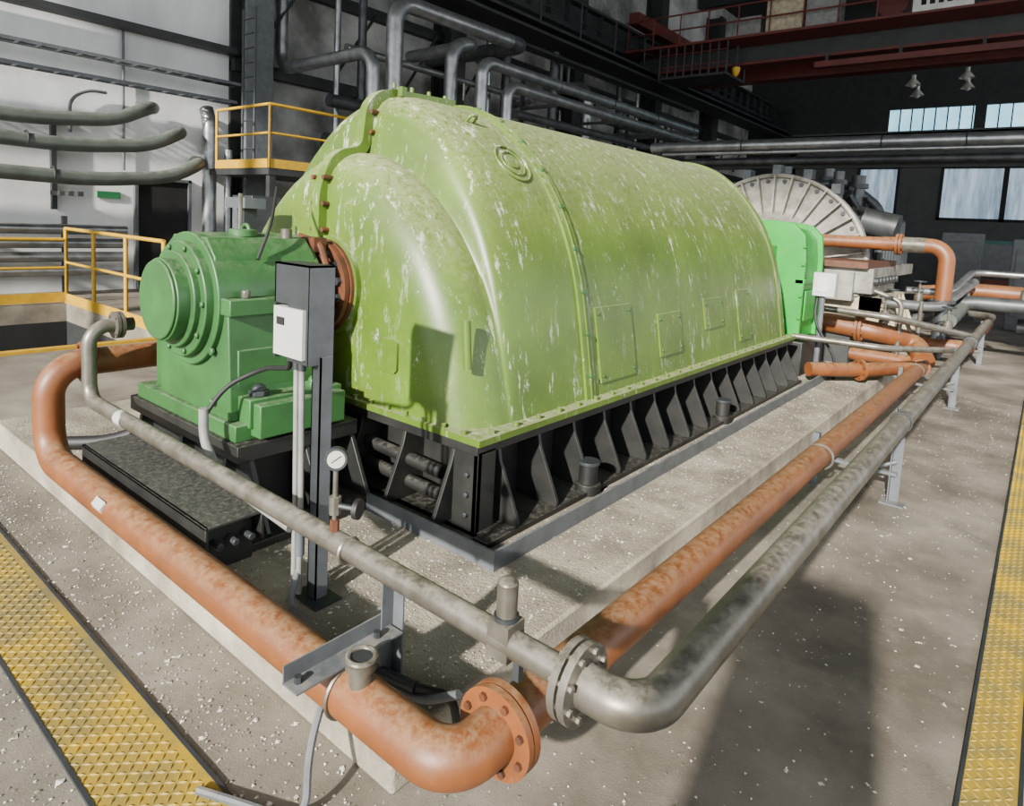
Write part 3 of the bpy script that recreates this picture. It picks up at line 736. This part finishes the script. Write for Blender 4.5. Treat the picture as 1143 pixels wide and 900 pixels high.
b.tube([(-3.4,11.6,2.55),(-2.6,11.6,2.6),(-2.1,11.7,2.2),(-2.1,11.7,1.3)],.07,'dclad',bend=.2)
b.cyl((-2.2,11.0,2.0),(-1.75,11.0,1.9),.2,'dclad',20);b.cyl((-1.9,11.6,1.36),(-1.9,11.6,2.0),.16,'dgrey',20);b.dome((-1.9,11.6,2.0),(0,0,1),.16,.08,'dgrey')
for i in range(20): b.cyl((R(-3.4,-2.2),R(11.2,12.0),R(2.0,2.3)),(R(-3.4,-2.2),R(11.2,12.0),R(2.2,2.5)),R(.03,.06),random.choice(['dgrey','clad','turb','dclad']),10)
b.done('steam_turbine',bevel=0)
# turbine piping
b=B()
b.tube([(-1.75,10,1.68),(-1.0,10,1.68),(-1.0,10,.95)],.095,'brown',bend=.2,seg=24);b.tube([(-2.6,9.95,1.68),(-1.75,10,1.68)],.085,'brown',seg=24)
b.flange((-1.55,10,1.68),(1,0,0),.14,.03,'brown',8,'rust',gap=.01);b.cyl((-1.5,10,1.68),(-1.25,10,1.68),.1,'steel',24)
b.flange((-1.0,10,.98),(0,0,1),.15,.03,'dgrey',8);b.cyl((-1.0,10,.5),(-1.0,10,.95),.08,'dgrey',20)
b.tube([(-2.1,8.9,.66),(-1.5,8.9,.62),(-1.15,9.3,.5),(-1.0,8.9,.34)],.12,'brown',bend=.2,seg=24)
b.flange((-1.7,8.9,.64),(1,0,0),.17,.03,'brown',8,'rust',gap=.01)
b.tube([(-1.85,7.35,.32),(-1.45,7.8,.32),(-1.05,8.5,.32)],.075,'brown',bend=.25,seg=24);b.flange((-1.45,7.8,.32),(1,1.3,0),.115,.03,'brown',8,'rust')
b.tube([(-2.1,7.55,.62),(-1.2,7.75,.6),(-.65,8.5,.58)],.032,'steel',bend=.15);b.tube([(-2.1,8.6,.86),(-1.3,8.6,.84),(-.62,9.6,.62)],.04,'steel',bend=.15)
b.tube([(-1.6,11.5,.5),(-.9,11.5,.9),(3,11.6,.95)],.1,'dclad',bend=.2);b.tube([(-1.6,12.6,.9),(-.9,12.8,1.0),(4,13,1.0)],.12,'brown',bend=.2)
b.tube([(-.3,14,.4),(4,14,.4)],.13,'dclad');b.tube([(-.9,9.9,.75),(-.9,12.5,.85)],.09,'gpipe')
b.tube([(-1.75,9.3,.95),(-1.0,9.7,.92),(-.85,12.4,1.15)],.06,'clad',bend=.2)
b.tube([(-1.5,10.6,1.05),(-1.0,10.8,1.05),(-.9,12.6,1.3),(2,12.8,1.3)],.05,'clad',bend=.2);b.tube([(-1.6,11.0,.3),(-.75,11.0,.3),(-.75,15,.3)],.09,'brown',bend=.2)
b.tube([(-1.3,9.0,.3),(-1.3,9.0,1.0),(-1.6,9.0,1.1)],.03,'steel',bend=.08,seg=10);b.tube([(-1.15,9.4,.3),(-1.15,9.4,1.0)],.025,'steel',seg=10)
for p in ((-1.5,9.6,.85),(-1.3,10.3,.95),(-1.1,11.2,.8),(-1.45,8.9,.8),(-.85,9.3,.72),(-.9,11.8,.95),(-.2,11.55,1.05)): b.valve(p,.25)
b.done('turbine_piping')
for i,(x,y,h,k) in enumerate(((-.2,17.2,1.9,'grey'),(1.0,17.3,1.6,'dgrey'),(2.3,17.2,1.9,'teal'),(-1.6,18.5,2.0,'grey'))):
    b=B();b.box(x-.4,x+.4,y,y+.5,0,h,k);b.box(x-.33,x+.33,y-.02,y,.3,h-.2,'grey')
    b.done('switchgear_cabinet',bevel=.01)
# unseen cabinet-shaped block, added to cast the viewer's shadow on the floor
b=B();b.box(-.18,.30,-.95,-.55,.05,1.8,'grey');b.box(-.15,.055,-.55,-.54,.1,1.75,'dgrey');b.box(.065,.27,-.55,-.54,.1,1.75,'dgrey')
for x in (-.15,.25):
    for y in (-.92,-.6): b.box(x-.02,x+.02,y-.02,y+.02,0,.05,'dark')
b.cyl((.03,-.53,.9),(.03,-.53,1.05),.008,'steel',8)
b.done('added_shadow_caster',bevel=.006)

# ---------------------------------------------------------------- light
w=bpy.data.worlds.new('World');bpy.context.scene.world=w;w.use_nodes=True
bg=w.node_tree.nodes['Background'];bg.inputs[0].default_value=(.90,.95,1.0,1);bg.inputs[1].default_value=3.6
def sun(d,e,ang,col):
    l=bpy.data.lights.new('sun','SUN');l.energy=e;l.angle=math.radians(ang);l.color=col
    o=bpy.data.objects.new('sun_light',l);bpy.context.scene.collection.objects.link(o)
    o.rotation_euler=Vector(d).to_track_quat('-Z','Y').to_euler();o.location=(0,-5,8)
sun((-.17,.90,-.40),15.0,1.5,(1,.95,.87))

# ---------------------------------------------------------------- camera
cam=bpy.data.cameras.new('camera');co=bpy.data.objects.new('camera',cam);bpy.context.scene.collection.objects.link(co)
X=Vector((0.77354,-0.10360,0.62522));Yv=Vector((0.63156,0.04417,-0.77407));Z=Vector((0.05257,0.99364,0.09960))
m=Matrix((X,Yv,Z)).to_4x4();m.translation=Vector((0,0,1.7));co.matrix_world=m
cam.sensor_width=36;cam.lens=736/1143*36;cam.shift_y=-128/1143;cam.clip_start=.05;cam.clip_end=200
bpy.context.scene.camera=co
